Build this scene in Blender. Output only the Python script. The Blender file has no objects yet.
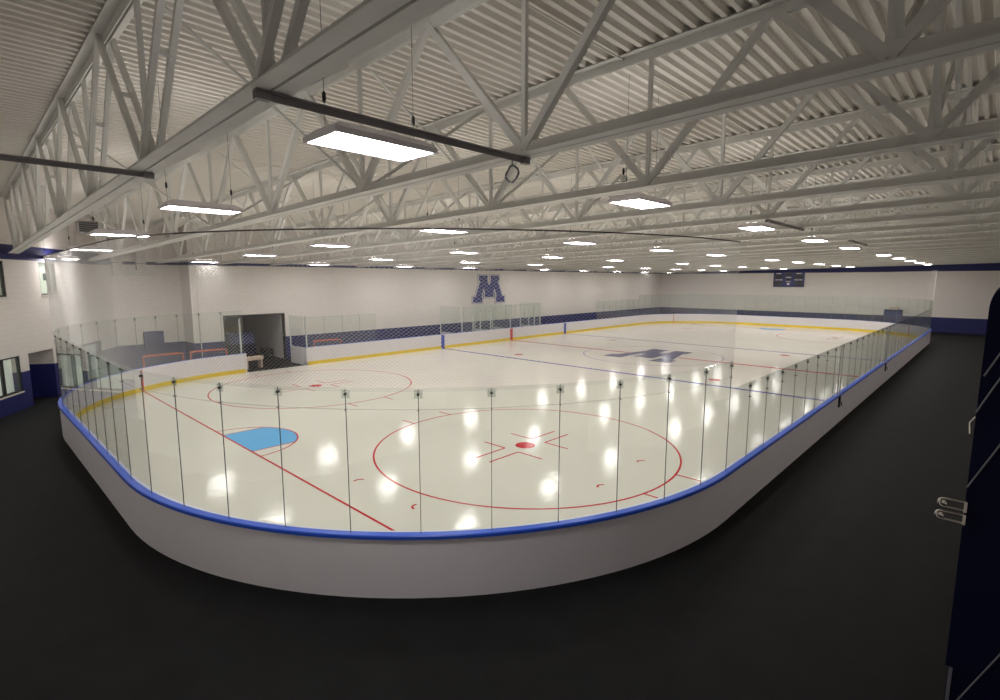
import bpy, math, random
from mathutils import Vector, Matrix
random.seed(7)
SC = bpy.context.scene
COL = SC.collection
PI = math.pi

# ------------------------------------------------------------------ materials
def new_mat(name):
    m = bpy.data.materials.new(name); m.use_nodes = True
    nt = m.node_tree
    return m, nt, nt.nodes['Principled BSDF'], nt.links

def pmat(name, col, rough=0.5, metal=0.0, spec=0.5, noise=0.0, nscale=8.0, bump=0.0, bscale=60.0):
    m, nt, b, L = new_mat(name)
    b.inputs['Roughness'].default_value = rough
    b.inputs['Metallic'].default_value = metal
    b.inputs['Specular IOR Level'].default_value = spec
    b.inputs['Base Color'].default_value = (*col, 1)
    if noise:
        geo = nt.nodes.new('ShaderNodeNewGeometry')
        n = nt.nodes.new('ShaderNodeTexNoise'); n.inputs['Scale'].default_value = nscale
        n.inputs['Detail'].default_value = 4
        L.new(geo.outputs['Position'], n.inputs['Vector'])
        r = nt.nodes.new('ShaderNodeValToRGB')
        r.color_ramp.elements[0].position = .3; r.color_ramp.elements[1].position = .7
        r.color_ramp.elements[0].color = (*[c*(1-noise) for c in col], 1)
        r.color_ramp.elements[1].color = (*[min(1, c*(1+noise)) for c in col], 1)
        L.new(n.outputs['Fac'], r.inputs['Fac']); L.new(r.outputs['Color'], b.inputs['Base Color'])
    if bump:
        geo = nt.nodes.new('ShaderNodeNewGeometry')
        n2 = nt.nodes.new('ShaderNodeTexNoise'); n2.inputs['Scale'].default_value = bscale
        L.new(geo.outputs['Position'], n2.inputs['Vector'])
        bp = nt.nodes.new('ShaderNodeBump'); bp.inputs['Strength'].default_value = bump
        bp.inputs['Distance'].default_value = .01
        L.new(n2.outputs['Fac'], bp.inputs['Height']); L.new(bp.outputs['Normal'], b.inputs['Normal'])
    return m

def emat(name, col, strength):
    m, nt, b, L = new_mat(name)
    b.inputs['Base Color'].default_value = (*col, 1)
    b.inputs['Emission Color'].default_value = (*col, 1)
    b.inputs['Emission Strength'].default_value = strength
    return m

def glass_mat(name, tint, facing=0.0, haze=0.0):
    """thin sheet: tinted see-through with a fresnel reflection and a little milky haze"""
    m, nt, b, L = new_mat(name)
    nt.nodes.remove(b)
    out = nt.nodes['Material Output']
    tr = nt.nodes.new('ShaderNodeBsdfTransparent'); tr.inputs['Color'].default_value = (*tint, 1)
    gl = nt.nodes.new('ShaderNodeBsdfGlossy'); gl.inputs['Roughness'].default_value = .02
    df = nt.nodes.new('ShaderNodeBsdfDiffuse'); df.inputs['Color'].default_value = (.78, .88, .82, 1)
    lw = nt.nodes.new('ShaderNodeLayerWeight'); lw.inputs['Blend'].default_value = .5
    pw = nt.nodes.new('ShaderNodeMath'); pw.operation = 'POWER'; pw.inputs[1].default_value = 5
    L.new(lw.outputs['Facing'], pw.inputs[0])
    fr = nt.nodes.new('ShaderNodeMath'); fr.operation = 'MULTIPLY_ADD'
    fr.inputs[1].default_value = .75; fr.inputs[2].default_value = .035
    L.new(pw.outputs[0], fr.inputs[0])
    m1 = nt.nodes.new('ShaderNodeMixShader'); m1.inputs['Fac'].default_value = haze
    L.new(tr.outputs[0], m1.inputs[1]); L.new(df.outputs[0], m1.inputs[2])
    m2 = nt.nodes.new('ShaderNodeMixShader')
    L.new(fr.outputs[0], m2.inputs['Fac']); L.new(m1.outputs[0], m2.inputs[1]); L.new(gl.outputs[0], m2.inputs[2])
    L.new(m2.outputs[0], out.inputs['Surface'])
    return m

def wall_mat(name, white=(.80, .745, .70), navy=(.014, .017, .125), lo=1.48, hi=5.97, bt=.85):
    """painted block: navy dado and navy top band, white between, faint block courses"""
    m, nt, b, L = new_mat(name)
    geo = nt.nodes.new('ShaderNodeNewGeometry')
    sep = nt.nodes.new('ShaderNodeSeparateXYZ'); L.new(geo.outputs['Position'], sep.inputs[0])
    ad = nt.nodes.new('ShaderNodeMath'); ad.operation = 'ADD'
    L.new(sep.outputs['X'], ad.inputs[0]); L.new(sep.outputs['Y'], ad.inputs[1])
    cmb = nt.nodes.new('ShaderNodeCombineXYZ')
    L.new(ad.outputs[0], cmb.inputs['X']); L.new(sep.outputs['Z'], cmb.inputs['Y'])
    br = nt.nodes.new('ShaderNodeTexBrick')
    br.inputs['Scale'].default_value = 1.0
    br.inputs['Brick Width'].default_value = .4; br.inputs['Row Height'].default_value = .2
    br.inputs['Mortar Size'].default_value = .006
    br.inputs['Color1'].default_value = (*white, 1)
    br.inputs['Color2'].default_value = (*[c*.97 for c in white], 1)
    br.inputs['Mortar'].default_value = (*[c*.86 for c in white], 1)
    L.new(cmb.outputs[0], br.inputs['Vector'])
    g1 = nt.nodes.new('ShaderNodeMath'); g1.operation = 'LESS_THAN'; g1.inputs[1].default_value = lo
    g2 = nt.nodes.new('ShaderNodeMath'); g2.operation = 'GREATER_THAN'; g2.inputs[1].default_value = hi
    L.new(sep.outputs['Z'], g1.inputs[0]); L.new(sep.outputs['Z'], g2.inputs[0])
    g4 = nt.nodes.new('ShaderNodeMath'); g4.operation = 'LESS_THAN'; g4.inputs[1].default_value = hi+bt
    L.new(sep.outputs['Z'], g4.inputs[0])
    g5 = nt.nodes.new('ShaderNodeMath'); g5.operation = 'MULTIPLY'
    L.new(g2.outputs[0], g5.inputs[0]); L.new(g4.outputs[0], g5.inputs[1])
    g3 = nt.nodes.new('ShaderNodeMath'); g3.operation = 'MAXIMUM'
    L.new(g1.outputs[0], g3.inputs[0]); L.new(g5.outputs[0], g3.inputs[1])
    mx = nt.nodes.new('ShaderNodeMix'); mx.data_type = 'RGBA'
    L.new(g3.outputs[0], mx.inputs['Factor'])
    L.new(br.outputs['Color'], mx.inputs['A']); mx.inputs['B'].default_value = (*navy, 1)
    L.new(mx.outputs['Result'], b.inputs['Base Color'])
    b.inputs['Roughness'].default_value = .55
    bp = nt.nodes.new('ShaderNodeBump'); bp.inputs['Strength'].default_value = .25; bp.inputs['Distance'].default_value = .004
    L.new(br.outputs['Fac'], bp.inputs['Height']); bp.invert = True
    L.new(bp.outputs['Normal'], b.inputs['Normal'])
    return m

def ice_mat(name, col, rough=.13, noise=.03):
    m, nt, b, L = new_mat(name)
    geo = nt.nodes.new('ShaderNodeNewGeometry')
    n = nt.nodes.new('ShaderNodeTexNoise'); n.inputs['Scale'].default_value = .35; n.inputs['Detail'].default_value = 5
    L.new(geo.outputs['Position'], n.inputs['Vector'])
    r = nt.nodes.new('ShaderNodeValToRGB')
    r.color_ramp.elements[0].position = .3; r.color_ramp.elements[1].position = .7
    r.color_ramp.elements[0].color = (*[c*(1-noise) for c in col], 1)
    r.color_ramp.elements[1].color = (*[min(1, c*(1+noise)) for c in col], 1)
    L.new(n.outputs['Fac'], r.inputs['Fac']); L.new(r.outputs['Color'], b.inputs['Base Color'])
    n2 = nt.nodes.new('ShaderNodeTexNoise'); n2.inputs['Scale'].default_value = 5.0; n2.inputs['Detail'].default_value = 3
    L.new(geo.outputs['Position'], n2.inputs['Vector'])
    bp = nt.nodes.new('ShaderNodeBump'); bp.inputs['Strength'].default_value = .22; bp.inputs['Distance'].default_value = .02
    L.new(n2.outputs['Fac'], bp.inputs['Height']); L.new(bp.outputs['Normal'], b.inputs['Normal'])
    b.inputs['Roughness'].default_value = rough
    b.inputs['IOR'].default_value = 1.31
    b.inputs['Specular IOR Level'].default_value = .28
    return m

M = {}
M['wall'] = wall_mat('painted_block_wall')
M['plain'] = wall_mat('bounce_white_block_wall', white=(.86,.82,.80), lo=-1, hi=20)  # all-white version for unseen walls, to bounce light onto the boards
M['wall_thin'] = wall_mat('painted_block_wall_thin_band', bt=.16)
M['wall_lobby'] = wall_mat('painted_lobby_wall', hi=5.90, bt=.58)
M['room'] = pmat('grey_room_paint', (.66, .62, .60), .7)
M['floor'] = pmat('black_rubber_floor', (.0060, .0061, .0068), .75, spec=.2, noise=.35, nscale=1.7, bump=.25, bscale=45)
M['ice'] = ice_mat('ice', (.80, .765, .695), .10)
M['red'] = ice_mat('red_ice_paint', (.58, .008, .022), .15)
M['blue'] = ice_mat('blue_ice_paint', (.10, .09, .42), .15)
M['navy_ice'] = ice_mat('navy_ice_paint', (.085, .085, .20), .15)
M['white_ice'] = ice_mat('white_ice_paint', (.72, .70, .68), .15)
M['crease'] = ice_mat('light_blue_ice_paint', (.12, .47, .90), .15)
M['board'] = pmat('white_board_plastic', (.76, .74, .76), .42, noise=.02, nscale=3)
M['board_out'] = pmat('grey_white_board_backing', (.95, .92, .97), .5, noise=.02, nscale=2)
M['cap'] = pmat('royal_blue_rail', (.032, .125, .80), .35)
M['kick'] = pmat('yellow_kick_plate', (.82, .60, .02), .4)
M['stripe_blue'] = pmat('blue_board_stripe', (.03, .06, .45), .4)
M['stripe_red'] = pmat('red_board_stripe', (.62, .02, .02), .4)
M['glass'] = glass_mat('rink_glass', (.955, .978, .965), haze=.02)
M['pane'] = glass_mat('window_glass', (.89, .91, .89), haze=.06)
M['seal'] = pmat('dark_joint_seal', (.07, .075, .07), .4)
M['seal_pale'] = pmat('grey_joint_seal', (.24, .25, .24), .4)
M['clip'] = glass_mat('clear_clip_plastic', (.96, .97, .965), haze=.06)
M['bolt'] = pmat('dark_bolt', (.05, .05, .05), .35, .6)
M['steel'] = pmat('white_painted_steel', (.78, .775, .74), .5, noise=.05, nscale=2)
M['dark_steel'] = pmat('grey_bridging_steel', (.30, .285, .29), .5)
M['deck'] = pmat('white_roof_deck', (.78, .75, .69), .5)
M['lamp'] = pmat('white_lamp_housing', (.80, .76, .80), .45)
M['emit'] = emat('lit_lamp_lens', (1.0, .965, .93), 42.0)
M['fill_up'] = emat('deck_fill_glow', (1.0, .965, .93), 20.0)  # added upward glow that lifts the roof deck
M['wire'] = pmat('thin_wire', (.10, .10, .10), .5)
M['black'] = pmat('black_plastic', (.012, .012, .012), .4)
M['net'] = pmat('net_cord', (.66, .65, .63), .7)
M['cable'] = pmat('dark_steel_cable', (.085, .075, .075), .45)
M['navy'] = pmat('navy_paint', (.016, .022, .14), .45)
M['navy_dark'] = pmat('dark_navy_panel', (.003, .004, .028), .6, spec=.15)
M['chrome'] = pmat('chrome', (.75, .72, .68), .18, 1.0)
M['grey'] = pmat('grey_strap', (.16, .16, .19), .5)
M['alu'] = pmat('white_aluminium', (.72, .73, .72), .35)
M['goal_red'] = pmat('orange_red_goal_pipe', (.80, .14, .05), .4)
M['goal_net'] = pmat('white_goal_net', (.75, .75, .75), .7)
M['frame'] = pmat('dark_window_frame', (.035, .035, .035), .4)
M['white_trim'] = pmat('white_trim', (.68, .63, .58), .5)
M['lit'] = emat('room_glow', (.62, .64, .57), .60)  # emission stands in for the light inside the rooms
M['lobby'] = emat('lobby_glow', (.66, .66, .64), .72)  # emission stands in for the light inside the lobby
M['emblem_navy'] = pmat('emblem_navy', (.024, .03, .20), .5)
M['emblem_white'] = pmat('emblem_white', (.80, .78, .76), .5)
M['wood'] = pmat('beige_plank', (.62, .50, .40), .5)
M['duct'] = pmat('white_duct', (.66, .64, .60), .5)
M['score'] = pmat('scoreboard_navy', (.012, .02, .15), .4)
M['digit'] = pmat('scoreboard_digit_window', (.006, .007, .02), .3)

# ------------------------------------------------------------------ mesh helpers
class MB:
    def __init__(s): s.v = []; s.f = []
    def add(s, vs, fs):
        o = len(s.v); s.v += [tuple(v) for v in vs]; s.f += [tuple(i+o for i in f) for f in fs]; return s
    def box(s, x0, y0, z0, x1, y1, z1):
        v = [(x0,y0,z0),(x1,y0,z0),(x1,y1,z0),(x0,y1,z0),(x0,y0,z1),(x1,y0,z1),(x1,y1,z1),(x0,y1,z1)]
        return s.add(v, [(0,3,2,1),(4,5,6,7),(0,1,5,4),(1,2,6,5),(2,3,7,6),(3,0,4,7)])
    def prism(s, poly, z0, z1, T=lambda p: p):
        n = len(poly)
        v = [T((x,y,z0)) for x,y in poly]+[T((x,y,z1)) for x,y in poly]
        f = [tuple(range(n-1,-1,-1)), tuple(range(n,2*n))]+[(i,(i+1)%n,n+(i+1)%n,n+i) for i in range(n)]
        return s.add(v, f)
    def beam(s, p, q, prof, up=(0,0,1)):
        """closed 2-D profile swept from p to q"""
        p = Vector(p); q = Vector(q); d = (q-p).normalized()
        u = d.cross(Vector(up))
        if u.length < 1e-5: u = d.cross(Vector((1,0,0)))
        u.normalize(); w = u.cross(d)
        n = len(prof)
        v = [p+u*a+w*b for a,b in prof]+[q+u*a+w*b for a,b in prof]
        return s.add(v, [tuple(range(n-1,-1,-1)), tuple(range(n,2*n))]+[(i,(i+1)%n,n+(i+1)%n,n+i) for i in range(n)])
    def tube(s, pts, r, n=6, closed=False):
        pts = [Vector(p) for p in pts]; m = len(pts); rings = []
        t0 = (pts[1]-pts[0]).normalized()
        a = t0.cross(Vector((0,0,1)))
        if a.length < 1e-4: a = t0.cross(Vector((1,0,0)))
        a.normalize()
        for i in range(m):
            if closed: t = (pts[(i+1)%m]-pts[i-1]).normalized()
            else: t = (pts[min(i+1,m-1)]-pts[max(i-1,0)]).normalized()
            a = (a-t*a.dot(t)).normalized(); b = t.cross(a)
            rings.append([pts[i]+a*(r*math.cos(2*PI*k/n))+b*(r*math.sin(2*PI*k/n)) for k in range(n)])
        v = [q for ring in rings for q in ring]; f = []
        for i in range(m if closed else m-1):
            j = (i+1) % m
            for k in range(n): f.append((i*n+k, i*n+(k+1)%n, j*n+(k+1)%n, j*n+k))
        if not closed: f += [tuple(range(n-1,-1,-1)), tuple(range((m-1)*n, m*n))]
        return s.add(v, f)
    def lathe(s, prof, c=(0,0,0), n=16, axis='z'):
        v = []; f = []; m = len(prof)
        for r,z in prof:
            for k in range(n):
                a = 2*PI*k/n; x, y = r*math.cos(a), r*math.sin(a)
                P = (x,y,z) if axis == 'z' else ((z,x,y) if axis == 'x' else (x,z,y))
                v.append((c[0]+P[0], c[1]+P[1], c[2]+P[2]))
        for i in range(m-1):
            for k in range(n): f.append((i*n+k, i*n+(k+1)%n, (i+1)*n+(k+1)%n, (i+1)*n+k))
        f += [tuple(range(n-1,-1,-1)), tuple(range((m-1)*n, m*n))]
        return s.add(v, f)
    def mesh(s, name, mat, smooth=False, bevel=0):
        me = bpy.data.meshes.new(name); me.from_pydata(s.v, [], s.f); me.update()
        me.materials.append(mat)
        if smooth:
            for p in me.polygons: p.use_smooth = True
        return me
    def build(s, name, mat, parent=None, smooth=False, bevel=0, loc=(0,0,0)):
        o = link(name, s.mesh(name, mat, smooth), parent, loc)
        if bevel:
            b = o.modifiers.new('bevel', 'BEVEL'); b.width = bevel; b.segments = 2; b.limit_method = 'ANGLE'
        return o

def link(name, me, parent=None, loc=(0,0,0)):
    o = bpy.data.objects.new(name, me); COL.objects.link(o); o.location = loc
    if parent: o.parent = parent
    return o
def tag(o, label, cat, group=None, kind=None):
    o['label'] = label; o['category'] = cat
    if group: o['group'] = group
    if kind: o['kind'] = kind
    return o
def thing(name, label, cat, loc=(0,0,0), rz=0, group=None):
    o = link(name, None, None, loc); o.rotation_euler = (0,0,rz)
    return tag(o, label, cat, group)
def struct(name, mb, mat, label=None):
    o = mb.build(name, mat); o['kind'] = 'structure'
    if label: o['label'] = label; o['category'] = name.split('_')[0]
    return o
def copy_tree(o, parent=None):
    c = o.copy(); COL.objects.link(c); c.parent = parent
    for ch in list(o.children): copy_tree(ch, c)
    return c
ORD = ['first','second','third','fourth','fifth','sixth','seventh','eighth','ninth','tenth','eleventh','twelfth',
       'thirteenth','fourteenth','fifteenth','sixteenth','seventeenth','eighteenth','nineteenth','twentieth']
TENS = {20:'twenty',30:'thirty',40:'forty',50:'fifty',60:'sixty',70:'seventy'}
def ordn(i):
    if i < 20: return ORD[i]
    n = i+1; t, u = n//10*10, n % 10
    if u == 0: return {30:'thirtieth',40:'fortieth',50:'fiftieth',60:'sixtieth',70:'seventieth'}[t]
    return TENS[t]+'-'+ORD[u-1]
ANG = lambda L, t: [(0,0),(L,0),(L,t),(t,t),(t,L),(0,L)]     # steel angle section

# ------------------------------------------------------------------ dimensions
HX, HY, RC = 30.55, 12.97, 8.65            # inside face of the boards
BH = 1.04                                  # board height under the rail
XG = 27.06; XB = 7.62; YC = 6.71; XC = XG-6.09
OPEN_L, OPEN_R = -21.80, -18.30            # machine gate in the far boards
WY = 16.5                                  # wall with the emblem
FX = 34.3
zb = lambda y: 6.35-.02*y                  # underside of the roof trusses
ICE_Z = .03

# board line: clockwise from the right end of the gate
PATH = []
def _arc(cx, cy, a0, a1, n=36):
    for k in range(1, n+1):
        a = a0+(a1-a0)*k/n; PATH.append((cx+RC*math.cos(a), cy+RC*math.sin(a)))
def _line(x0, y0, x1, y1, n):
    for k in range(1, n+1): PATH.append((x0+(x1-x0)*k/n, y0+(y1-y0)*k/n))
PATH.append((OPEN_R, HY))
_line(OPEN_R, HY, HX-RC, HY, 24)
_arc(HX-RC, HY-RC, PI/2, 0)
_line(HX, HY-RC, HX, -HY+RC, 8)
_arc(HX-RC, -HY+RC, 0, -PI/2)
_line(HX-RC, -HY, -HX+RC, -HY, 30)
_arc(-HX+RC, -HY+RC, -PI/2, -PI)
_line(-HX, -HY+RC, -HX, HY-RC, 8)
_arc(-HX+RC, HY-RC, PI, PI/2)
_line(-HX+RC, HY, OPEN_L, HY, 1)
CUM = [0.0]
for a, b in zip(PATH, PATH[1:]): CUM.append(CUM[-1]+math.dist(a, b))
def at(s):
    s = max(0, min(CUM[-1], s))
    lo = 0
    for i in range(len(CUM)-1):
        if CUM[i+1] >= s: lo = i; break
    t = (s-CUM[lo])/(CUM[lo+1]-CUM[lo]+1e-12)
    a, b = PATH[lo], PATH[lo+1]
    d = Vector((b[0]-a[0], b[1]-a[1], 0)).normalized()
    return Vector((a[0]+(b[0]-a[0])*t, a[1]+(b[1]-a[1])*t, 0)), d, Vector((-d.y, d.x, 0))
def s_near(x, y):
    best = None
    for i in range(len(PATH)-1):
        a = Vector(PATH[i]); b = Vector(PATH[i+1]); d = b-a; t = max(0, min(1, (Vector((x,y))-a).dot(d)/d.length_squared))
        e = (a+d*t-Vector((x,y))).length
        if best is None or e < best[0]: best = (e, CUM[i]+t*d.length)
    return best[1]
NORM = []
for i in range(len(PATH)):
    a = PATH[max(i-1,0)]; b = PATH[min(i+1,len(PATH)-1)]
    d = Vector((b[0]-a[0], b[1]-a[1], 0)).normalized(); NORM.append(Vector((-d.y, d.x, 0)))
def sweep(prof, i0=0, i1=None):
    """profile of (outward, z) pairs along the board line"""
    i1 = len(PATH)-1 if i1 is None else i1
    mb = MB(); n = len(prof); v = []
    for i in range(i0, i1+1):
        P = Vector((*PATH[i], 0))
        for u, z in prof: v.append(P+NORM[i]*u+Vector((0,0,z)))
    m = i1-i0+1; f = [tuple(range(n)), tuple(range((m-1)*n+n-1, (m-1)*n-1, -1))]
    for i in range(m-1):
        for k in range(n): f.append((i*n+k, (i+1)*n+k, (i+1)*n+(k+1)%n, i*n+(k+1)%n))
    mb.add(v, f); return mb

# ------------------------------------------------------------------ the building
# lobby wall: along direction D from A
LA = Vector((-31.96, 9.6, 0)); LD = Vector((.53, .85, 0)).normalized(); LN = Vector((-LD.y, LD.x, 0))   # LN points away from the rink
def L3(s, z, out=0.0): return LA+LD*s+LN*out+Vector((0,0,z))
def wall_holes(s0, s1, z1, holes, T, thick=.3):
    mb = MB()
    xs = sorted(set([s0, s1]+[h[0] for h in holes]+[h[1] for h in holes]))
    for a, b in zip(xs, xs[1:]):
        mid = (a+b)/2
        cuts = sorted([(h[2], h[3]) for h in holes if h[0] <= mid <= h[1]])
        z = 0
        for c0, c1 in cuts+[(z1, z1)]:
            if c0 > z+1e-6:
                v = [T(a,z,0),T(b,z,0),T(b,z,thick),T(a,z,thick),T(a,c0,0),T(b,c0,0),T(b,c0,thick),T(a,c0,thick)]
                mb.add(v, [(0,3,2,1),(4,5,6,7),(0,1,5,4),(1,2,6,5),(2,3,7,6),(3,0,4,7)])
            z = max(z, c1)
    return mb

f = MB(); f.box(-34.9, -19.2, -.25, FX+.3, 24, 0)
struct('floor', f, M['floor'], 'black rubber floor around the rink')
# roof deck, corrugated along x
mb = MB(); y = -19.2; P = .215; dep = .08; prof = []
while y < 24.2:
    for dy, dz in ((0,0),(.34*P,0),(.45*P,dep),(.89*P,dep)): prof.append((y+dy, dz))
    y += P
vs = []
for yy, dz in prof:
    z = zb(yy)+2.16+dz
    vs += [(-34.9,yy,z),(FX+.3,yy,z)]
mb.add(vs, [(2*i,2*i+1,2*i+3,2*i+2) for i in range(len(prof)-1)])
struct('ceiling', mb, M['deck'], 'ribbed white metal roof deck')
TOPZ = 9.2
mb = MB()
T = lambda s, z, o: Vector((s, WY+o, z))
struct('wall_left', wall_holes(-23.3, FX+.3, TOPZ, [(-21.6,-18.0,0,2.97)], T), M['wall_thin'], 'white block wall with navy dado and M emblem')
mb = MB(); mb.box(FX, -19.2, 0, FX+.3, WY, TOPZ); struct('wall_far', mb, M['wall'], 'white far end wall with navy dado and scoreboard')
mb = MB(); mb.box(-34.9, -19.2, 0, FX, -18.9, TOPZ); struct('wall_right', mb, M['plain'])
mb = MB(); mb.box(-34.9, -18.9, 0, -34.6, 24, TOPZ); struct('wall_near', mb, M['plain'])  # unseen wall, set close and kept all white to bounce light
mb = MB(); mb.box(-28.4, 18.2, 0, -23.3, 18.5, TOPZ); mb.box(-23.3, WY+.3, 0, -23.0, 18.5, TOPZ)
struct('wall_recess', mb, M['wall_thin'], 'set back white block wall at the far left corner')
mb = MB(); mb.box(-34.6, 23.7, 0, -17.0, 24, TOPZ); struct('wall_back', mb, M['wall'])  # unseen closing wall, added to keep world light out
holes = [(-2.2,-.25,.73,2.15),(.05,1.55,.73,2.15),(2.1,3.87,0,2.15),(4.90,8.30,0,2.02),(-.2,1.25,4.47,5.84),(3.50,4.75,4.48,5.88)]
S1 = 10.15
struct('wall_lobby', wall_holes(-4.95, S1, TOPZ, holes, L3), M['wall_lobby'], 'white lobby wall with navy dado and windows at left')
# recess behind the alcove, glowing panels behind the windows stand in for lit rooms
def lbox(mb, s0, s1, z0, z1, o0, o1):
    v = [L3(s0,z0,o0),L3(s1,z0,o0),L3(s1,z0,o1),L3(s0,z0,o1),L3(s0,z1,o0),L3(s1,z1,o0),L3(s1,z1,o1),L3(s0,z1,o1)]
    mb.add(v, [(0,3,2,1),(4,5,6,7),(0,1,5,4),(1,2,6,5),(2,3,7,6),(3,0,4,7)]); return mb
mb = MB(); lbox(mb, 1.95, 4.02, 0, 2.3, .95, 1.1); lbox(mb, 1.95, 2.1, 0, 2.3, .3, .95); lbox(mb, 3.87, 4.02, 0, 2.3, .3, .95); lbox(mb, 1.95, 4.02, 2.15, 2.3, .3, .95)
struct('wall_alcove', mb, M['wall'])
def window(n, s0, s1, z0, z1, mull, lit, trim_right=False):
    fr = MB(); t = .06
    lbox(fr, s0, s0+t, z0, z1, .02, .12); lbox(fr, s1-t, s1, z0, z1, .02, .12)
    lbox(fr, s0, s1, z0, z0+t, .02, .12); lbox(fr, s0, s1, z1-t, z1, .02, .12)
    for q in mull: lbox(fr, q-.045, q+.045, z0, z1, .02, .12)
    o = fr.build('window_%d' % n, M['frame']); o['kind'] = 'structure'
    g = MB(); lbox(g, s0, s1, z0, z1, .06, .075); p = g.build('pane', M['pane'], o)
    b = MB(); lbox(b, s0-.1, s1+.75, z0-.08, z1+.08, .36, .40); q = b.build('room_glow_panel', lit, o)  # self-glowing panel in place of a lit room
    sl = MB(); lbox(sl, s0-.03, s1+.03, z0-.06, z0, -.03, .12); sl.build('window_sill', M['white_trim'], o)
    return o
window(1, -2.2, -.25, .73, 2.15, [-1.2], M['lit'])
window(2, .05, 1.55, .73, 2.15, [.55], M['lit'])
window(3, -.2, 1.25, 4.47, 5.84, [], M['lit'])
o = window(4, 3.50, 4.75, 4.48, 5.88, [4.25], M['lit'])
b = MB(); lbox(b, 4.42, 4.62, 5.10, 5.40, .25, .33); b.build('window_fixture', M['black'], o)
# white door jamb and glazed lobby doors
mb = MB(); lbox(mb, 4.34, 4.56, 0, 2.12, -.10, 0); o = struct('trim_1', mb, M['white_trim'])
fr = MB()
for q, hw in ((5.08, .26), (6.52, .10), (8.25, .07)): lbox(fr, q-hw, q+hw, 0, 2.02, .03, .15)
lbox(fr, 4.9, 8.3, 1.90, 2.02, .03, .15); lbox(fr, 4.9, 8.3, 0, .18, .03, .15)
o = struct('door_1', fr, M['frame'])
g = MB(); lbox(g, 5.0, 8.2, .15, 1.95, .08, .09); g.build('door_glass', M['pane'], o)
g = MB(); lbox(g, 4.8, 9.2, 0, 2.1, .40, .45); g.build('lobby_glow_panel', M['lobby'], o)  # self-glowing panel in place of the lit lobby
h = MB()
for q in (6.42, 6.78): h.tube([L3(q,.85,.02), L3(q,.85,-.05), L3(q,1.25,-.05), L3(q,1.25,.02)], .014, 6)
h.build('door_handle', M['chrome'], o)
# machine room behind the doorway
mb = MB()
mb.box(-21.9, 23.0, 0, -17.7, 23.2, 3.4); mb.box(-21.9, WY+.3, 0, -21.6, 23.0, 3.4); mb.box(-18.0, WY+.3, 0, -17.7, 23.0, 3.4); mb.box(-21.9, WY+.3, 3.2, -17.7, 23.2, 3.4)
struct('wall_machine_room', mb, M['room'])
fr = MB(); fr.box(-21.66, WY-.03, 0, -21.6, WY+.3, 3.0); fr.box(-18.0, WY-.03, 0, -17.94, WY+.3, 3.0); fr.box(-21.66, WY-.03, 2.95, -17.94, WY+.3, 3.01)
o = struct('door_2', fr, M['frame'])

# ------------------------------------------------------------------ ice
def rrect(hx, hy, r, n=24):
    P = []
    for cx, cy, a0 in ((hx-r, hy-r, 0), (-hx+r, hy-r, PI/2), (-hx+r, -hy+r, PI), (hx-r, -hy+r, 1.5*PI)):
        for k in range(n+1): P.append((cx+r*math.cos(a0+PI/2*k/n), cy+r*math.sin(a0+PI/2*k/n)))
    return P
ice = MB().prism(rrect(HX-.005, HY-.005, RC-.005), 0.001, ICE_Z).build('ice_sheet', M['ice'])
tag(ice, 'glossy white ice sheet with painted hockey lines inside the boards', 'ice')
Z0 = ICE_Z+.0005; Z1 = ICE_Z+.003
def mark(name, mb, mat, label=None, dz=0):
    o = mb.build(name, mat, ice)
    o.location.z = dz
    if label: o['label'] = label
    return o
def flat(poly): return MB().prism(poly, Z0, Z1)
def rect(x0, y0, x1, y1): return MB().box(x0, y0, Z0, x1, y1, Z1)
def ring(cx, cy, r, w, a0=0, a1=2*PI, n=96):
    mb = MB(); v = []
    full = abs(a1-a0-2*PI) < 1e-6
    for k in range(n+(0 if full else 1)):
        a = a0+(a1-a0)*k/n
        for rr in (r-w/2, r+w/2):
            v += [(cx+rr*math.cos(a), cy+rr*math.sin(a), Z0), (cx+rr*math.cos(a), cy+rr*math.sin(a), Z1)]
    m = len(v)//4; f = []
    for i in range(n):
        j = (i+1) % m
        f += [(4*i+1,4*i+3,4*j+3,4*j+1), (4*i,4*i+1,4*j+1,4*j), (4*i+3,4*i+2,4*j+2,4*j+3)]
    return mb.add(v, f)
def disc(cx, cy, r, n=40): return flat([(cx+r*math.cos(2*PI*k/n), cy+r*math.sin(2*PI*k/n)) for k in range(n)])
yend = HY-RC+math.sqrt(RC**2-(XG-(HX-RC))**2)-.02
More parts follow.
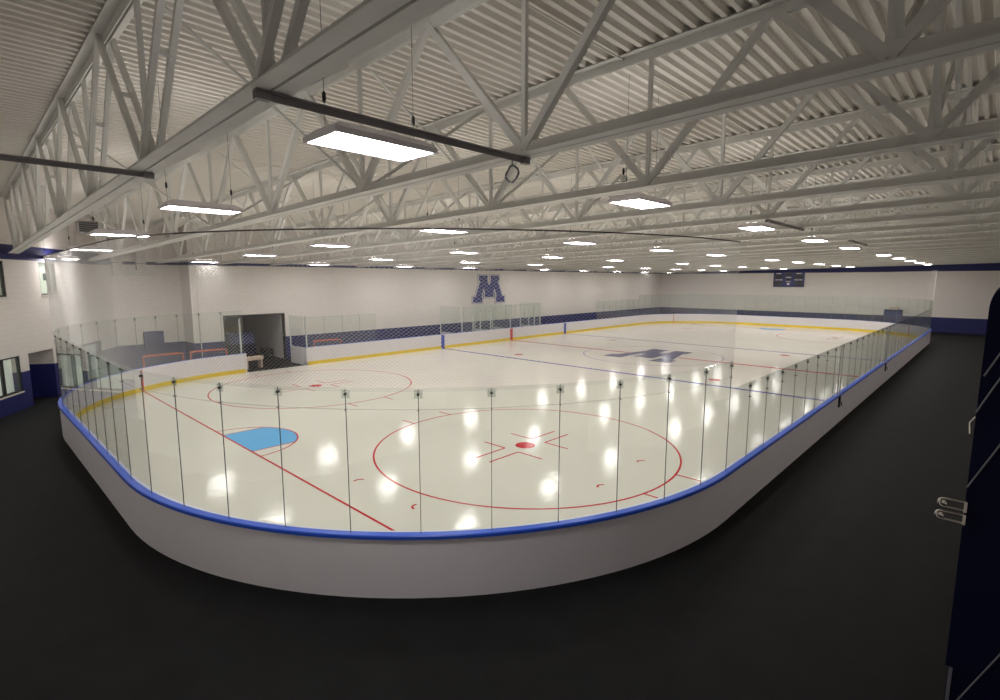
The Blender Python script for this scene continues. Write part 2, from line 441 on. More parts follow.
for sx in (-1, 1):
    mark('goal_line', rect(sx*XG-.03, -yend, sx*XG+.03, yend), M['red'])
    mark('blue_line', rect(sx*XB-.13, -HY+.01, sx*XB+.13, HY-.01), M['blue'])
    # crease
    x0 = sx*XG; pts = [(x0-sx*.03, -1.2)]
    r = 1.80; a = math.asin(1.2/r)
    pts += [(x0-sx*r*math.cos(-a+2*a*k/20), r*math.sin(-a+2*a*k/20)) for k in range(21)]
    pts += [(x0-sx*.03, 1.2)]
    mark('goal_crease', flat(pts), M['crease'])
    a0 = -PI/2 if sx < 0 else PI/2
    c = ring(x0, 0, r, .05, a0, a0+PI, 40)
    for yy in (-1.2, 1.2): c.box(min(x0, x0-sx*r*math.cos(a)), yy-.022, Z0, max(x0, x0-sx*r*math.cos(a)), yy+.022, Z1)
    mark('crease_outline', c, M['red'], dz=.0015)
    for sy in (-1, 1):
        cx, cy = sx*XC, sy*YC
        mark('face_off_circle', ring(cx, cy, 4.572, .055), M['red'])
        mark('face_off_spot', disc(cx, cy, .31), M['red'])
        for qx in (-1, 1):
            for qy in (-1, 1):
                L = MB()
                xx, yy = cx+qx*.63, cy+qy*.27
                L.box(min(xx, xx+qx*1.22), yy-.028, Z0, max(xx, xx+qx*1.22), yy+.028, Z1)
                L.box(xx-.028, min(yy, yy+qy*.9), Z0, xx+.028, max(yy, yy+qy*.9), Z1-.0005)
                mark('face_off_mark', L, M['red'])
        for qx in (-1, 1):
            for qy in (-1, 1):
                H = MB()
                xx = cx+qx*.86; yy = cy+qy*4.5
                H.box(xx-.028, min(yy, yy+qy*.66), Z0, xx+.028, max(yy, yy+qy*.66), Z1)
                mark('hash_mark', H, M['red'])
        mark('neutral_spot', disc(sx*6.1, sy*YC, .30), M['red'])
mark('center_line', rect(-.14, -HY+.01, .14, HY-.01), M['red'])
mark('center_circle', ring(0, 0, 4.572, .055), M['blue'])
for (x, y, a) in ((-26.1,-5.58,.2),(-26.0,-7.87,1.2),(-22.14,-10.27,.4),(-19.85,-10.1,.1)):
    mark('red_tick', ring(x, y, .14, .05, a, a+2.2, 10), M['red'])  # short red arcs on the ice

# block M
def emblem_poly():
    half = [(5.0,5.0),(5.62,6.5),(5.5,6.5),(5.5,8.0),(8.2,8.0),(8.2,6.4),(7.75,6.4),(9.25,1.75),(10,1.75),(10,0),(7.2,0),(7.2,1.75),(7.45,1.75),
            (6.75,4.15),(6.45,3.35),(6.45,1.55)]
    left = [(10-x, y) for x, y in reversed(half[1:])]
    return [(x-5, y-4) for x, y in half+left]
def offset(poly, d):
    n = len(poly); out = []
    ar = sum(poly[i][0]*poly[(i+1)%n][1]-poly[(i+1)%n][0]*poly[i][1] for i in range(n))
    sg = 1 if ar > 0 else -1
    for i in range(n):
        p0, p1, p2 = Vector(poly[i-1]), Vector(poly[i]), Vector(poly[(i+1)%n])
        d1 = (p1-p0).normalized(); d2 = (p2-p1).normalized()
        n1 = Vector((d1.y,-d1.x))*sg; n2 = Vector((d2.y,-d2.x))*sg
        b = n1+n2
        if b.length < .3: out.append(tuple(p1+n1*d)); continue
        b.normalize(); k = d/max(.45, b.dot(n1)); out.append(tuple(p1+b*k))
    return out
def emblem_mb(poly, z0, z1, T):
    """concave outline filled with bmesh triangles"""
    from mathutils.geometry import tessellate_polygon
    tri = tessellate_polygon([[Vector((x,y,0)) for x,y in poly]])
    n = len(poly); mb = MB()
    v = [T(x,y,z0) for x,y in poly]+[T(x,y,z1) for x,y in poly]
    mb.add(v, [tuple(t) for t in tri]+[tuple(i+n for i in t) for t in tri]+[(i,(i+1)%n,n+(i+1)%n,n+i) for i in range(n)])
    return mb
EP = emblem_poly()
em = thing('wall_emblem', 'navy block letter M emblem outlined in white on the long white wall', 'emblem', (.86, WY, 4.33))
TW = lambda x, y, z: (x*.40, -z, y*.30)
emblem_mb(offset(EP, .33), 0.0, .015, TW).build('navy_outline', M['emblem_navy'], em)
emblem_mb(offset(EP, .22), .0151, .028, TW).build('white_outline', M['emblem_white'], em)
emblem_mb(EP, .0281, .045, TW).build('letter_m', M['emblem_navy'], em)
# the same letter in the centre circle, up towards the far end
TI = lambda x, y, z: (y*.70+.25, -x*.47-.12, z)
mark('ice_emblem_outline', emblem_mb(offset(EP, .22), Z0, Z1, TI), M['white_ice'], dz=.001)
mark('ice_emblem', emblem_mb(EP, Z0, Z1, TI), M['navy_ice'], dz=.003)

# ------------------------------------------------------------------ dasher boards
bd = thing('dasher_boards', 'white rink boards with blue top rail and yellow kick plate', 'rink boards', (0,0,0))
sweep([(0.0,.0),(.0,BH+.038),(.075,BH+.038),(.075,.0)]).build('board_facing', M['board'], bd)
sweep([(.076,.004),(.076,BH),(.17,BH),(.17,.004)]).build('board_backing', M['board_out'], bd)
sweep([(.062,BH+.039),(.066,BH+.046),(.19,BH+.046),(.205,BH+.031),(.205,BH-.02),(.171,BH-.02),(.171,BH+.039)]).build('top_rail', M['cap'], bd)
sweep([(-.02,ICE_Z),(-.02,.22),(-.008,.235),(-.001,.235),(-.001,ICE_Z)]).build('kick_plate', M['kick'], bd)
for x, mt in ((-XB,'stripe_blue'),(0,'stripe_red'),(XB,'stripe_blue')):
    for sy in (1, -1):
        y0, y1 = sorted((sy*(HY-.023), sy*(HY-.001)))
        MB().box(x-.15, y0, ICE_Z, x+.15, y1, BH).build('board_stripe', M[mt], bd)
for sx in (-1, 1):
    for sy in (-1, 1):
        yy = sy*(yend+.0)
        p, d, nn = at(s_near(sx*XG, yy))
        q = MB(); u = d
        for a in (0,): q.add([p-u*.03-nn*.024+Vector((0,0,.03)), p+u*.03-nn*.024+Vector((0,0,.03)), p+u*.03-nn*.024+Vector((0,0,BH)), p-u*.03-nn*.024+Vector((0,0,BH)),
                             p-u*.03+Vector((0,0,.03)), p+u*.03+Vector((0,0,.03)), p+u*.03+Vector((0,0,BH)), p-u*.03+Vector((0,0,BH))],
                            [(0,1,2,3),(7,6,5,4),(0,4,5,1),(1,5,6,2),(2,6,7,3),(3,7,4,0)])
        q.build('goal_line_stripe', M['stripe_red'], bd)
for x, nm in ((OPEN_L, -1), (OPEN_R, 1)):
    MB().box(x-.06 if nm < 0 else x-.02, HY-.02, 0, x+.02 if nm < 0 else x+.06, HY+.14, BH+.04).build('gate_post', M['board'], bd)

# ------------------------------------------------------------------ rink glass
GT = .012
def rink_glass(s0, s1, ztop, label, group, clips=True, seal='seal'):
    p0, _, n0 = at(s0); p1, _, n1 = at(s1)
    p0 = p0+n0*.11; p1 = p1+n1*.11
    d = (p1-p0); Ln = d.length; d.normalize(); nn = Vector((-d.y, d.x, 0))
    base = BH+.046
    t = thing('rink_glass', label, 'rink glass', (p0.x, p0.y, base), math.atan2(d.y, d.x), group)
    h = ztop-base; g = .008
    MB().box(g, -GT/2, 0, Ln-g, GT/2, h).build('glass_sheet', M['glass'], t)
    if seal: MB().box(-.0045, -.0065, 0, .0045, .0065, h-.01).build('joint_seal', M[seal], t)
    if clips:
        c = MB(); c.box(-.065, GT/2+.002, h-.16, .065, GT/2+.010, h-.03); c.box(-.065, -GT/2-.010, h-.16, .065, -GT/2-.002, h-.03)
        k = c.build('joint_clip', M['clip'], t)
        MB().lathe([(.016,-.03),(.022,-.02),(.022,.02),(.016,.03)], (0,0,h-.095), 8, 'y').build('clip_bolt', M['bolt'], k)
        MB().lathe([(.012,-.022),(.012,.03)], (0,0,h-.34), 6, 'y').build('net_hook', M['bolt'], t)
    return t
sD0 = s_near(21.85, -HY); sD1 = s_near(-21.85, -HY)
def run(s0, s1, ztop, pitch, where, group, clips=True, rev=False, seal='seal'):
    n = max(1, round((s1-s0)/pitch)); w = (s1-s0)/n
    for i in range(n):
        k = n-1-i if rev else i
        rink_glass(s0+i*w, s0+(i+1)*w, ztop, '%s clear glass panel %s' % (ordn(k), where), group, clips, seal)
sEnd = CUM[-1]
run(sD1, sEnd-.02, 3.45, 1.118, 'from the right of the tall nearest-end glass', 'tall glass panels of the nearest end')
run(sD0, sD1, 2.85, 1.22, 'from the near end of the low right-side glass', 'low glass panels of the right hand long side', rev=True, seal='seal_pale')
sF0 = s_near(13.2, HY)
run(s_near(21.9, HY), sD0, 3.45, 1.22, 'from the left of the tall far-end glass', 'tall glass panels of the farthest end', clips=False, seal='seal_pale')
run(sF0, s_near(21.9, HY), 2.95, 1.24, 'from the left before the far corner on the M wall side', 'low glass panels near the far corner', clips=False)
run(.02, s_near(-13.3, HY), 2.92, 1.14, 'right of the machine gate on the M wall side', 'glass panels right of the machine gate', clips=False)
run(s_near(-5.4, HY), s_near(4.2, HY), 3.05, 1.2, 'from the left in front of the box under the M', 'glass panels under the M emblem', clips=False)
# net rail rope is part of the netting; aluminium posts beside the gate and the box
def post(x, y, z1, label, group, r=.035, z0=0.0, mat='alu'):
    t = thing('glass_post', label, 'post', (x, y, z0), 0, group)
    MB().box(-r, -r, .012, r, r, z1-z0).build('post_shaft', M[mat], t, bevel=.004)
    MB().box(-r-.03, -r-.03, 0, r+.03, r+.03, .012).build('base_plate', M['alu'], t)
    MB().box(-r-.004, -r-.004, z1-z0-.001, r+.004, r+.004, z1-z0+.015).build('post_cap', M['bolt'], t)
g = 'white glass posts'
post(OPEN_L-.16, HY+.21, 3.0, 'white post at the left side of the open machine gate', g)
post(OPEN_R+.14, HY+.21, 2.95, 'white post at the right side of the open machine gate', g)
for i, x in enumerate((-5.4,-4.2,-3.4,-2.2,.2,1.5,2.6,3.4,4.2)):
    post(x, HY+.30, 2.6, '%s white post from the left behind the glass under the M' % ordn(i), 'white posts under the M emblem', .03)
for i, (x, y) in enumerate(((-5.45, 13.45),(-1.6,13.45),(.6,13.45),(4.35,13.45))):
    t = thing('side_glass', '%s clear cross panel from the left in the box under the M' % ordn(i), 'rink glass', (x, y, 0), PI/2, 'cross panels under the M emblem')
    MB().box(0, -.006, .95, 2.3, .006, 3.05).build('glass_sheet', M['glass'], t)
    MB().box(0, -.04, 0, 2.3, .04, .95).build('divider_board', M['board'], t)
    MB().box(2.3, -.03, 0, 2.36, .03, 3.06).build('post_shaft', M['alu'], t)
# return board beside the gate
t = thing('return_board', 'white return board with clear glass beside the machine gate', 'rink boards', (OPEN_R+.02, HY+.32, 0), math.radians(92))
MB().box(0, -.04, 0, 1.6, .04, 1.05).build('board_facing', M['board'], t)
MB().box(0, -.006, 1.05, 1.6, .006, 2.95).build('glass_sheet', M['glass'], t)
MB().box(1.6, -.03, 0, 1.66, .03, 2.96).build('post_shaft', M['alu'], t)
# gates on the right hand side: latch and paired posts
for i, (x, wd) in enumerate(((-11.35, 'nearer'),(-1.05, 'farther'))):
    t = thing('gate_latch', 'black gate latch on the outside of the right hand boards, the %s one' % wd, 'latch', (x, -HY-.172, .62), 0, 'black gate latches')
    MB().box(-.10, -.045, 0, .10, 0, .40).build('latch_plate', M['black'], t, bevel=.01)
    MB().tube([(-.02,-.045,.2),(-.02,-.09,.2),(.02,-.09,.06)], .014, 6).build('latch_lever', M['black'], t)
    for q, nm in ((-.26,'left'),(.10,'right')):
        post(x+q, -HY-.16, 2.83, 'slim grey gate post on the right side boards, %s of the %s pair' % (nm, wd), 'gate posts on the right hand boards', .014, BH+.047, 'dark_steel')

# ------------------------------------------------------------------ safety netting
def netting(name, s0, s1, zl, zt, px, pz, r, label, group):
    """diamond mesh cords on the board line from zl to zt"""
    t = thing(name, label, 'netting', (0,0,0), 0, group)
    zr = zl; zl = zl+.28
    mb = MB(); H = zt-zl; run_ = H*px/pz; s = s0-run_
    def P(q, z):
        p, d, n = at(q); p = p+n*.14; return Vector((p.x, p.y, z))
    while s < s1:
        for sg in (1, -1):
            a, b = (s, s+run_)
            lo = max(a, s0); hi = min(b, s1)
            if hi-lo < .03: continue
            n = max(2, int((hi-lo)/.8)+1); pts = []
            for k in range(n+1):
                q = lo+(hi-lo)*k/n; u = (q-a)/run_
                pts.append(P(q, zl+H*u if sg > 0 else zt-H*u))
            mb.tube(pts, r, 3)
        s += px
    n = mb.build('net_mesh', M['net'], t); n['kind'] = 'stuff'
    m = int((s1-s0)/.5)
    MB().tube([P(s0+(s1-s0)*k/m, zt) for k in range(m+1)], .013 if px < .1 else .02, 6).build('top_cable', M['cable'], t)
    MB().tube([P(s0+(s1-s0)*k/m, zr) for k in range(m+1)], .004, 4).build('bottom_rope', M['net'], t)
    for q in (s0, s1):
        MB().tube([P(q, zl), P(q, zt)], .003, 5).build('edge_rope', M['net'], t)
    # hangers from the cable up to the truss chords
    return t
netting('safety_netting', sD1+.02, sEnd-.1, 3.45-.33, 5.86, .075, .055, .0020, 'fine white safety netting hung above the glass of the nearest end', 'safety nettings')
netting('safety_netting', s_near(21.9, HY), sD0, 3.45-.33, 5.90, .30, .22, .002, 'fine white safety netting hung above the glass of the farthest end', 'safety nettings')

# ------------------------------------------------------------------ roof trusses
TP = 3.08; X0 = -30.95; DEPTH = 2.0
NODES = [-16.2+3.6*k for k in range(10)]       # -19.8 ... 16.2
def sl(y): return -.02*y
def chord(y0, y1, top):
    mb = MB(); L_ = .15; t = .016; g = .028
    for sx in (-1, 1):
        # angle: flat leg on the outside edge of the pair
        if not top: pr = [(g*.5,0),(g*.5+L_,0),(g*.5+L_,t),(g*.5+t,t),(g*.5+t,L_),(g*.5,L_)]
        else: pr = [(g*.5,0),(g*.5+t,0),(g*.5+t,L_-t),(g*.5+L_,L_-t),(g*.5+L_,L_),(g*.5,L_)]
        z = DEPTH if top else 0
        v = [(sx*a, y0, z+b+sl(y0)) for a, b in pr]+[(sx*a, y1, z+b+sl(y1)) for a, b in pr]
        n = len(pr)
        fs = [tuple(range(n-1,-1,-1)), tuple(range(n,2*n))]+[(i,(i+1)%n,n+(i+1)%n,n+i) for i in range(n)]
        if sx < 0: fs = [tuple(reversed(q)) for q in fs]
        mb.add(v, fs)
    return mb
def web(dy, dz, w):
    """pair of light angles from the bottom node (0,0) to (dy, dz)"""
    mb = MB()
    p = Vector((0, .0, .07)); q = Vector((0, dy, dz))
    t = .010
    mb.beam(p, q, [(-w/2,-w/2),(w/2,-w/2),(w/2,-w/2+t),(-w/2+t,-w/2+t),(-w/2+t,w/2),(-w/2,w/2)], up=(1,0,0))
    return mb
def web_pair(dy, dz, w, sep):
    mb = MB()
    t = .01
    for sx in (-1, 1):
        mb.beam((sx*sep, 0, .07), (sx*sep, dy, dz), [(-w/2,-w/2),(w/2,-w/2),(w/2,-w/2+t),(-w/2+t,-w/2+t),(-w/2+t,w/2),(-w/2,w/2)], up=(1,0,0))
    for u in (.5,): mb.box(-sep, dy*u-.03, .07+(dz-.07)*u-.03, sep, dy*u+.03, .07+(dz-.07)*u+.03)
    return mb
me_bot = chord(-18.85, 16.45, False).mesh('bottom_chord', M['steel'])
me_top = chord(-18.85, 16.45, True).mesh('top_chord', M['steel'])
me_dr = web(1.8, DEPTH+.1-.036, .095).mesh('web_diagonal', M['steel'])
me_dl = web(-1.8, DEPTH+.1+.036, .095).mesh('web_diagonal', M['steel'])
me_v = web(0.0, DEPTH+.1, .06).mesh('web_vertical', M['steel'])
me_pr = web_pair(1.8, DEPTH+.1-.036, .07, .085).mesh('web_diagonal', M['steel'])
me_pl = web_pair(-1.8, DEPTH+.1+.036, .07, .085).mesh('web_diagonal', M['steel'])
def wall_y(x): return 9.6+(x+31.96)*.85/.53
NT = 22
for k in range(-1, NT):
    x = X0+TP*k
    if k == -1: lab = 'white steel roof truss partly above the camera, first from the near end'
    elif k == 0: lab = 'white steel roof truss with paired webs, the broad one crossing the upper left'
    elif k == NT-1: lab = 'white steel roof truss closest to the far end wall'
    else: lab = '%s white steel roof truss from the near end, above the rink' % ordn(k+1)
    yend_t = 16.45
    if k <= 0: yend_t = wall_y(x)-.25
    elif k == 1: yend_t = 15.6
    t = thing('roof_truss', lab, 'roof truss', (x, 0, 6.35), 0, 'white roof trusses')
    if k <= 1:
        chord(-18.85, yend_t, False).build('bottom_chord', M['steel'], t); chord(-18.85, yend_t, True).build('top_chord', M['steel'], t)
    else:
        link('bottom_chord', me_bot, t); link('top_chord', me_top, t)
    for y in NODES:
        if y > yend_t: continue
        pair = k <= 0
        link('web_vertical', me_v, t, (0, y, sl(y)))
        if y+1.8 < yend_t: link('web_diagonal', me_pr if pair else me_dr, t, (0, y, sl(y)))
        if y-1.8 > -18.5: link('web_diagonal', me_pl if pair else me_dl, t, (0, y, sl(y)))
# cross bridging between neighbouring trusses
LINES = [(-16.2,'the right hand walkway'),(-9.0,'the front light rows'),(-1.8,'mid ice'),(5.4,'the far half of the ice'),(12.6,'the far boards')]
for y, nm in LINES:
    proto = None
    for k in range(0, NT-1):
        x = X0+TP*k
        if k <= 0 and y > wall_y(x)-1.5: continue
        t = thing('cross_bridging', '%s pair of crossed white braces above %s' % (ordn(k), nm), 'brace', (x, y, 6.35+sl(y)), 0, 'crossed roof braces')
        if proto is None:
            proto = t; a = ANG(.055, .008)
            MB().beam((.17,.03,.14), (TP-.17,.03,DEPTH), a).build('brace_bar', M['steel'], t)
            MB().beam((.17,-.06,DEPTH), (TP-.17,-.06,.14), a).build('brace_bar', M['steel'], t)
            MB().box(.12,-.06,.10,.19,.08,.24).build('brace_bracket', M['steel'], t)
        else:
            for ch in proto.children:
                c = ch.copy(); COL.objects.link(c); c.parent = t
# dark horizontal bars under the chords
for k, y, lab in ((-1,-8.6,'dark grey angle bar at the upper left edge under two trusses'),(0,-12.55,'dark grey angle bar just above the nearest ceiling light'),
                  (4,-12.6,'dark grey angle bar right of the third front light'),(7,-12.7,'small dark grey angle bar farther along the front light row')):
    x = X0+TP*k; z = zb(y)
    t = thing('bridging_bar', lab, 'bar', (x, y, z), 0, 'dark grey bridging bars')
    a = [(0,0),(.06,0),(.06,-.01),(.01,-.01),(.01,-.065),(0,-.065)]
    MB().beam((-.12,0,-.003), (TP+.12,0,-.003), a).build('angle_bar', M['dark_steel'], t)
    for q in (-.12, TP): MB().box(q, -.045, -.075, q+.12, .02, -.012).build('end_clamp', M['dark_steel'], t)
# conduit under the deck
t = thing('conduit', 'thin white conduit running along the roof deck above the front lights', 'conduit', (0,-12.1,zb(-12.1)+2.11))
MB().tube([(-33,0,0),(FX-1,0,0)], .016, 6).build('pipe', M['deck'], t)
t = thing('conduit', 'thin white conduit along the roof deck above mid ice', 'conduit', (0,-.9,zb(-.9)+2.11))
MB().tube([(-27,0,0),(FX-1,0,0)], .016, 6).build('pipe', M['deck'], t)

# ------------------------------------------------------------------ ceiling lights
LX = [-29.56,-23.5,-17.2,-10.93,-4.77,4.47,10.63,16.79,22.95,29.11]
LY = [(-11.9,'row nearest the right side'),(-5.95,'second row from the right side'),(.1,'middle row'),(6.4,'second row from the M wall'),(13.05,'row nearest the M wall')]
LFIX = {(0,1):-.22,(1,0):.12,(3,0):.30,(4,0):.30,(3,1):.12}
hx, hy = .63, .33
hb = MB()
v = []
for (a, b, z) in ((hx,hy,0),(hx-.03,hy-.03,.0),(hx,hy,.055),(hx-.10,hy-.10,.13)):
    v.append([(-a,-b,z),(a,-b,z),(a,b,z),(-a,b,z)])
hv = v[1]+v[0]+v[2]+v[3]
hf = []
for r in range(3):
    for i in range(4): hf.append((r*4+i, r*4+(i+1)%4, (r+1)*4+(i+1)%4, (r+1)*4+i))
hf.append((12,13,14,15)); hb.add(hv, hf)
# inner pan so that the lens sits in a closed tray
hb.add([(-hx+.03,-hy+.03,.03),(hx-.03,-hy+.03,.03),(hx-.03,hy-.03,.03),(-hx+.03,hy-.03,.03)], [(0,1,2,3)])
me_h = hb.mesh('lamp_housing', M['lamp'])
me_l = MB().add([(-hx+.03,-hy+.03,.006),(hx-.03,-hy+.03,.006),(hx-.03,hy-.03,.006),(-hx+.03,hy-.03,.006)], [(3,2,1,0)]).mesh('lamp_lens', M['emit'])
me_u = MB()  # glowing strips added on the unseen lamp tops to brighten the deck
for q in (-1, 1): me_u.add([(-.5, q*.09-.05, .134), (.5, q*.09-.05, .134), (.5, q*.09+.05, .134), (-.5, q*.09+.05, .134)], [(0,1,2,3)])
me_u = me_u.mesh('deck_fill_strip', M['fill_up'])
me_w = MB().tube([(0,0,.13),(0,0,2.16)], .004, 4).mesh('suspension_wire', M['wire'])
me_g = MB().lathe([(.012,.0),(.02,.02),(.02,.08),(.010,.11)], (0,0,.34), 8).mesh('wire_gripper', M['black'])
for yy, row in LY:
    for i, x in enumerate(LX):
        z = 6.28-.02*yy
        x += LFIX.get((LY.index((yy,row)), i), 0)
        t = thing('ceiling_light', '%s lit ceiling light from the near end in the %s' % (ordn(i), row), 'ceiling light', (x, yy, z), 0, 'lit ceiling lights over the ice')
        link('lamp_housing', me_h, t); link('lamp_lens', me_l, t); link('deck_fill_strip', me_u, t)
        for sx in (-.55, .55):
            w = link('suspension_wire', me_w, t, (sx, 0, 0)); link('wire_gripper', me_g, w)
t = thing('wire_coil', 'small coil of grey wire hung below the second truss', 'coil', (-27.87, -12.4, 6.60))
pts = []
for k in range(40):
    a = 2*PI*k/20; pts.append((.015*math.sin(k*.9), .10*math.cos(a), -.18+.10*math.sin(a)))
MB().tube(pts, .011, 5).build('coil_loop', M['grey'], t)
MB().tube([(0,0,-.08),(0,0,.02)], .008, 5).build('coil_hook', M['grey'], t)
for i, (x, y, lab) in enumerate(((-24.79,-12.15,'small grey camera dome on the truss left of the second front light'),)):
    t = thing('roof_device', lab, 'device', (x, y, zb(y)+.0))
    MB().lathe([(.015,.0),(.04,.02),(.05,.06),(.05,.12),(.02,.13)], (0,0,.15), 12).build('device_body', M['steel'], t, smooth=False)
    MB().lathe([(.015,0),(.02,.05),(.015,.11)], (0,0,.28), 8).build('device_stem', M['black'], t)

# ------------------------------------------------------------------ scoreboard
t = thing('scoreboard', 'navy scoreboard with dark digit windows high on the far end wall', 'scoreboard', (FX, .88, 4.33))
MB().box(-.15, -1.62, 0, 0, 1.62, 1.72).build('cabinet', M['score'], t, bevel=.02)
for (y0, y1, z0, z1) in ((.62,1.50,.95,1.42),(-1.50,-.62,.95,1.42),(-.38,.38,1.28,1.62),(.66,1.5,.10,.70),(-1.5,-.66,.10,.70),(-.3,.3,.72,.98)):
    MB().box(-.158, y0, z0, -.149, y1, z1).build('digit_window', M['digit'], t)
for (y0, y1, z0, z1) in ((.78,1.32,1.49,1.58),(-1.32,-.78,1.49,1.58),(-.26,.26,1.06,1.14),(.62,.98,.78,.85),(1.06,1.42,.78,.85),(-.98,-.62,.78,.85),(-1.42,-1.06,.78,.85),(-.24,.24,.60,.66),(-.14,.14,.24,.46)):
    MB().box(-.158, y0, z0, -.149, y1, z1).build('caption_strip', M['emblem_white'], t)
t = thing('equipment_cabinet', 'navy upright cabinet with a tan box on top beyond the far glass', 'cabinet', (33.2, -9.25, 0))
MB().box(-.45, -.73, 0, .45, .73, 2.15).build('cabinet_body', M['navy'], t, bevel=.02)
MB().box(-.47, -.70, .85, -.45, .70, 2.0).build('cabinet_door', M['navy'], t)
MB().box(-.46, -.73, 2.02, -.452, .73, 2.12).build('top_grille', M['black'], t)
MB().box(-.2, -.42, 2.151, .25, .35, 2.42).build('tan_box', M['wood'], t, bevel=.02)

# ------------------------------------------------------------------ things behind the far boards
def goal(x, y, rz, lab):
    t = thing('hockey_goal', lab, 'goal', (x, y, 0), rz, 'orange-red goal frames behind the far boards')
    w, h, d = .915, 1.22, 1.05
    MB().tube([(-w,0,0),(-w,0,h-.06),(-w+.06,0,h),(w-.06,0,h),(w,0,h-.06),(w,0,0)], .032, 8).build('goal_mouth', M['goal_red'], t)
    b = [(-w,0,.03)]+[(-w*math.cos(PI*k/12)*1.05, d*math.sin(PI*k/12)**.7, .03) for k in range(1,12)]+[(w,0,.03)]
    MB().tube(b, .025, 6).build('base_frame', M['goal_red'], t)
    u = [(-w,0,h)]+[(-w*math.cos(PI*k/12), .5*math.sin(PI*k/12)**.7, h) for k in range(1,12)]+[(w,0,h)]
    MB().tube(u, .02, 6).build('top_frame', M['goal_red'], t)
    n = MB()
    for k in range(13):
        for j in range(6):
            a = Vector(b[k]).lerp(Vector(u[k]), j/6); c = Vector(b[k]).lerp(Vector(u[k]), (j+1)/6)
            n.tube([a, c], .004, 3)
            if k < 12: n.tube([a, Vector(b[k+1]).lerp(Vector(u[k+1]), j/6)], .004, 3)
    n.build('goal_net', M['goal_net'], t)
goal(-25.35, 14.55, math.radians(3), 'orange-red goal frame standing farthest left behind the far boards')
goal(-23.15, 14.6, math.radians(0), 'orange-red goal frame between the other goal and the open machine gate')
goal(-16.05, 14.55, math.radians(-3), 'orange-red goal frame right of the open machine gate')
t = thing('wall_pad', 'navy square pad standing above the navy dado on the set back wall', 'pad', (-24.9, 18.2, 1.2))
MB().box(-.5, -.12, 0, .5, 0, 1.0).build('pad_cover', M['navy'], t, bevel=.03)
MB().box(-.42, -.128, .10, .42, -.118, .14).build('pad_seam', M['navy_dark'], t)
t = thing('wall_pad', 'narrow navy pad on the set back wall left of the square one', 'pad', (-27.08, 18.2, 1.2))
MB().box(-.18, -.12, 0, .18, 0, .95).build('pad_cover', M['navy'], t, bevel=.03)
MB().box(-.14, -.128, .10, .14, -.118, .14).build('pad_seam', M['navy_dark'], t)
t = thing('conduit', 'thin white conduit running down the long wall left of the machine room door', 'conduit', (-22.95, WY-.06, 0))
MB().tube([(0,0,0),(0,0,5.95)], .022, 6).build('pipe', M['deck'], t)
for z in (.9, 2.4, 3.9, 5.4): MB().box(-.045, -.02, z, .045, .058, z+.04).build('pipe_clamp', M['deck'], t)
# inside the machine room
t = thing('ice_resurfacer', 'dark navy ice resurfacing machine parked in the machine room doorway', 'machine', (-20.1, 19.4, 0), 0)
MB().box(-.8, -1.5, .35, .8, 1.5, 1.05).build('chassis', M['navy_dark'], t, bevel=.05)
MB().prism([(-1.5,1.05),(-.1,1.05),(-.25,1.75),(-1.2,1.75)], -.75, .75, lambda p: (p[2], p[0], p[1])).build('snow_tank', M['navy'], t, bevel=.04)
MB().box(-.35, .3, 1.05, .35, .9, 1.5).build('seat', M['black'], t, bevel=.05)
for sx in (-1, 1):
    for yy in (-.95, .95):
        MB().lathe([(.2,-.12),(.38,-.12),(.42,-.06),(.42,.06),(.38,.12),(.2,.12)], (sx*.78, yy, .42), 20, 'x').build('wheel', M['black'], t)
MB().tube([(0,.95,1.05),(0,1.1,1.45)], .03, 6).build('steering_column', M['black'], t)
MB().box(-.95, 1.45, .05, .95, 1.85, .45).build('conditioner', M['navy_dark'], t, bevel=.03)
t = thing('hand_cart', 'low black cart at the right side of the machine room doorway', 'cart', (-17.55-.95, 18.3, 0))
MB().box(-.25, -.4, .2, .3, .4, .62).build('cart_bin', M['black'], t, bevel=.03)
MB().tube([(-.2,.4,.5),(-.2,.55,.95),(.25,.55,.95),(.25,.4,.5)], .018, 6).build('cart_handle', M['dark_steel'], t)
for sx in (-.22, .27):
    for yy in (-.3, .3): MB().lathe([(.1,-.025),(.1,.025)], (sx, yy, .1), 12, 'x').build('wheel', M['bolt'], t)
    MB().box(sx-.02, -.32, .1, sx+.02, .32, .2).build('axle_bar', M['dark_steel'], t)
t = thing('gate_bench', 'low beige bench in the open machine gate', 'bench', (-20.95, 14.25, 0), math.radians(12))
MB().box(-.55, -.2, .50, .55, .2, .70).build('bench_seat', M['wood'], t, bevel=.01)
for sx in (-.45, .45): MB().box(sx-.04, -.17, 0, sx+.04, .17, .50).build('leg', M['wood'], t)
# ducts in the far left corner
t = thing('air_duct', 'white rectangular duct loop high on the set back wall', 'duct', (-25.65, 17.85, 5.35))
MB().box(-.95, -.22, 0, .95, .12, .30).build('duct_trunk', M['duct'], t, bevel=.01)
for q in (-.75, .35): MB().box(q-.22, -.22, .301, q+.22, .12, 1.35).build('duct_drop', M['duct'], t, bevel=.01)
for q in (-.95, .95): MB().box(q-.02, -.24, -.02, q+.02, .14, .32).build('duct_flange', M['duct'], t)
t = thing('unit_heater', 'dark grey heater hung under the roof beside the lobby wall', 'heater', (-28.1, 14.0, 7.25))
MB().box(-.38, -.35, 0, .38, .35, .55).build('heater_case', M['dark_steel'], t, bevel=.02)
for k in range(5): MB().box(-.34, -.37, .07+k*.09, .34, -.35, .11+k*.09).build('louver', M['black'], t)
for sx in (-.3, .3): MB().tube([(sx,0,.55),(sx,0,zb(14)+2.16-7.25)], .012, 5).build('hanger_rod', M['dark_steel'], t)

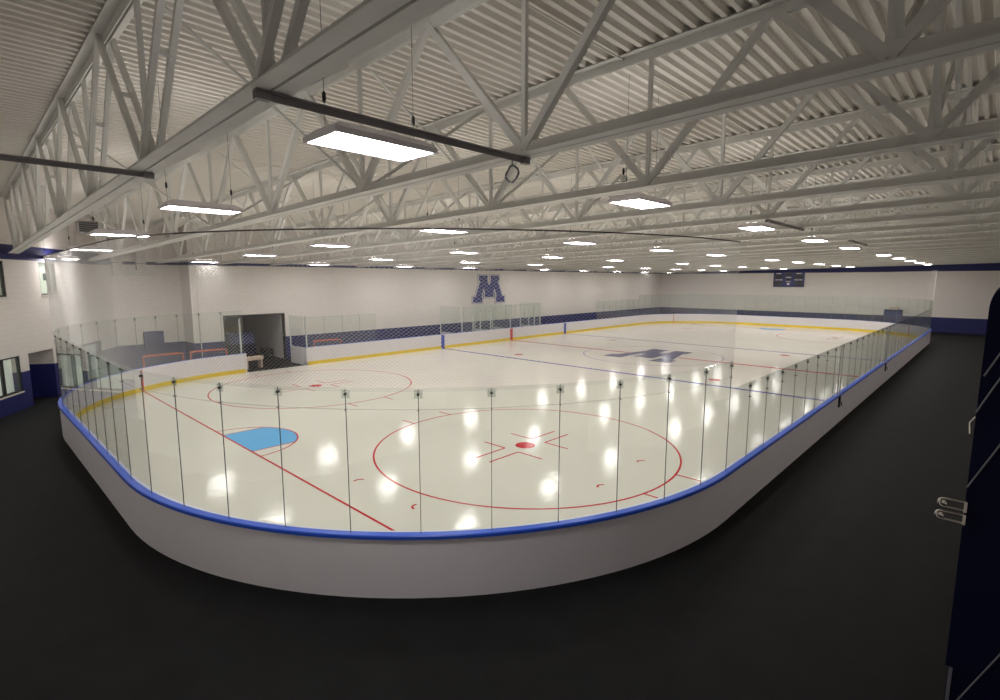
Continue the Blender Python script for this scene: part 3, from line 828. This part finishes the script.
# ------------------------------------------------------------------ tall navy panel at the right edge
PX, PY = -27.2, -16.91                     # its visible corner edge
t = thing('panel_stand', 'tall dark navy panel stand with chrome loops at the right edge', 'panel', (PX, PY, 0))
R_ = .07; top = 5.045; zp = 1.78
prof = [(0,zp),(0,top-R_*2.4)]+[(R_*(1-math.cos(a)), top-R_*2.4+R_*2.4*math.sin(a)) for a in [PI/2*k/8 for k in range(1,9)]]+[(1.6,top),(1.6,zp)]
MB().prism([(-a,b) for a,b in prof], 0, 1.9, lambda p: (p[2], p[0], p[1])).build('panel_body', M['navy_dark'], t)
MB().box(.02, -1.58, 0, 1.88, -.02, zp).build('plinth', M['navy_dark'], t)
MB().box(.005, -.05, .02, .02, -.025, zp-.01).build('plinth_edge', M['grey'], t)
MB().tube([(-.012,-.125,4.35), (-.012,-.105,4.6), (-.012,-.085,4.82), (-.012,-.085,4.95), (-.012,-.11,5.02)], .011, 6).build('edge_trim', M['grey'], t)
for (y0, z0, y1, z1) in ((-.02,4.34,-.28,4.98),(-.0,4.04,-.32,4.86),(-.0,3.40,-.45,4.50),(-.10,1.50,-.60,2.75)):
    MB().tube([(-.010, y0, z0), (-.010, y1, z1)], .007, 5).build('diagonal_strap', M['grey'], t)
def loop(z, y0, y1, rz):
    c = y1-rz
    pts = [(-.03, y0, z+rz)]+[(-.03, c+rz*math.sin(PI*k/8), z+rz*math.cos(PI*k/8)) for k in range(9)]+[(-.03, y0, z-rz)]
    L = MB().tube(pts, .012, 8).build('chrome_loop', M['chrome'], t)
    MB().lathe([(.004,-.02),(.018,-.012),(.018,.012),(.004,.02)], (-.03, c, z), 10, 'x').build('loop_stud', M['chrome'], L)
    MB().box(-.036, y0-.02, z-rz-.01, .0, y0, z+rz+.01).build('loop_plate', M['chrome'], L)
loop(3.235, .004, .165, .036)
loop(3.125, .004, .175, .034)
MB().tube([(-.02,.0,3.83),(-.03,.022,3.86),(-.03,.03,3.95),(-.02,.0,4.0)], .007, 6).build('chrome_handle', M['chrome'], t)

# ------------------------------------------------------------------ camera, world, view
cam = bpy.data.cameras.new('camera'); co = bpy.data.objects.new('camera', cam); COL.objects.link(co)
co.location = (-32.8908, -16.9641, 5.1034)
yaw, pitch = .7601, -.1325
co.rotation_euler = (PI/2+pitch, 0, yaw-PI/2)
cam.sensor_fit = 'HORIZONTAL'; cam.sensor_width = 36; cam.lens = 36*523.43/1000
cam.clip_start = .05; cam.clip_end = 300
SC.camera = co
w = bpy.data.worlds.new('world'); SC.world = w; w.use_nodes = True
w.node_tree.nodes['Background'].inputs['Color'].default_value = (.9, .92, 1, 1)
w.node_tree.nodes['Background'].inputs['Strength'].default_value = .02
vs = SC.view_settings
vs.view_transform = 'Standard'; vs.look = 'None'; vs.exposure = 0; vs.gamma = 1; vs.use_curve_mapping = False
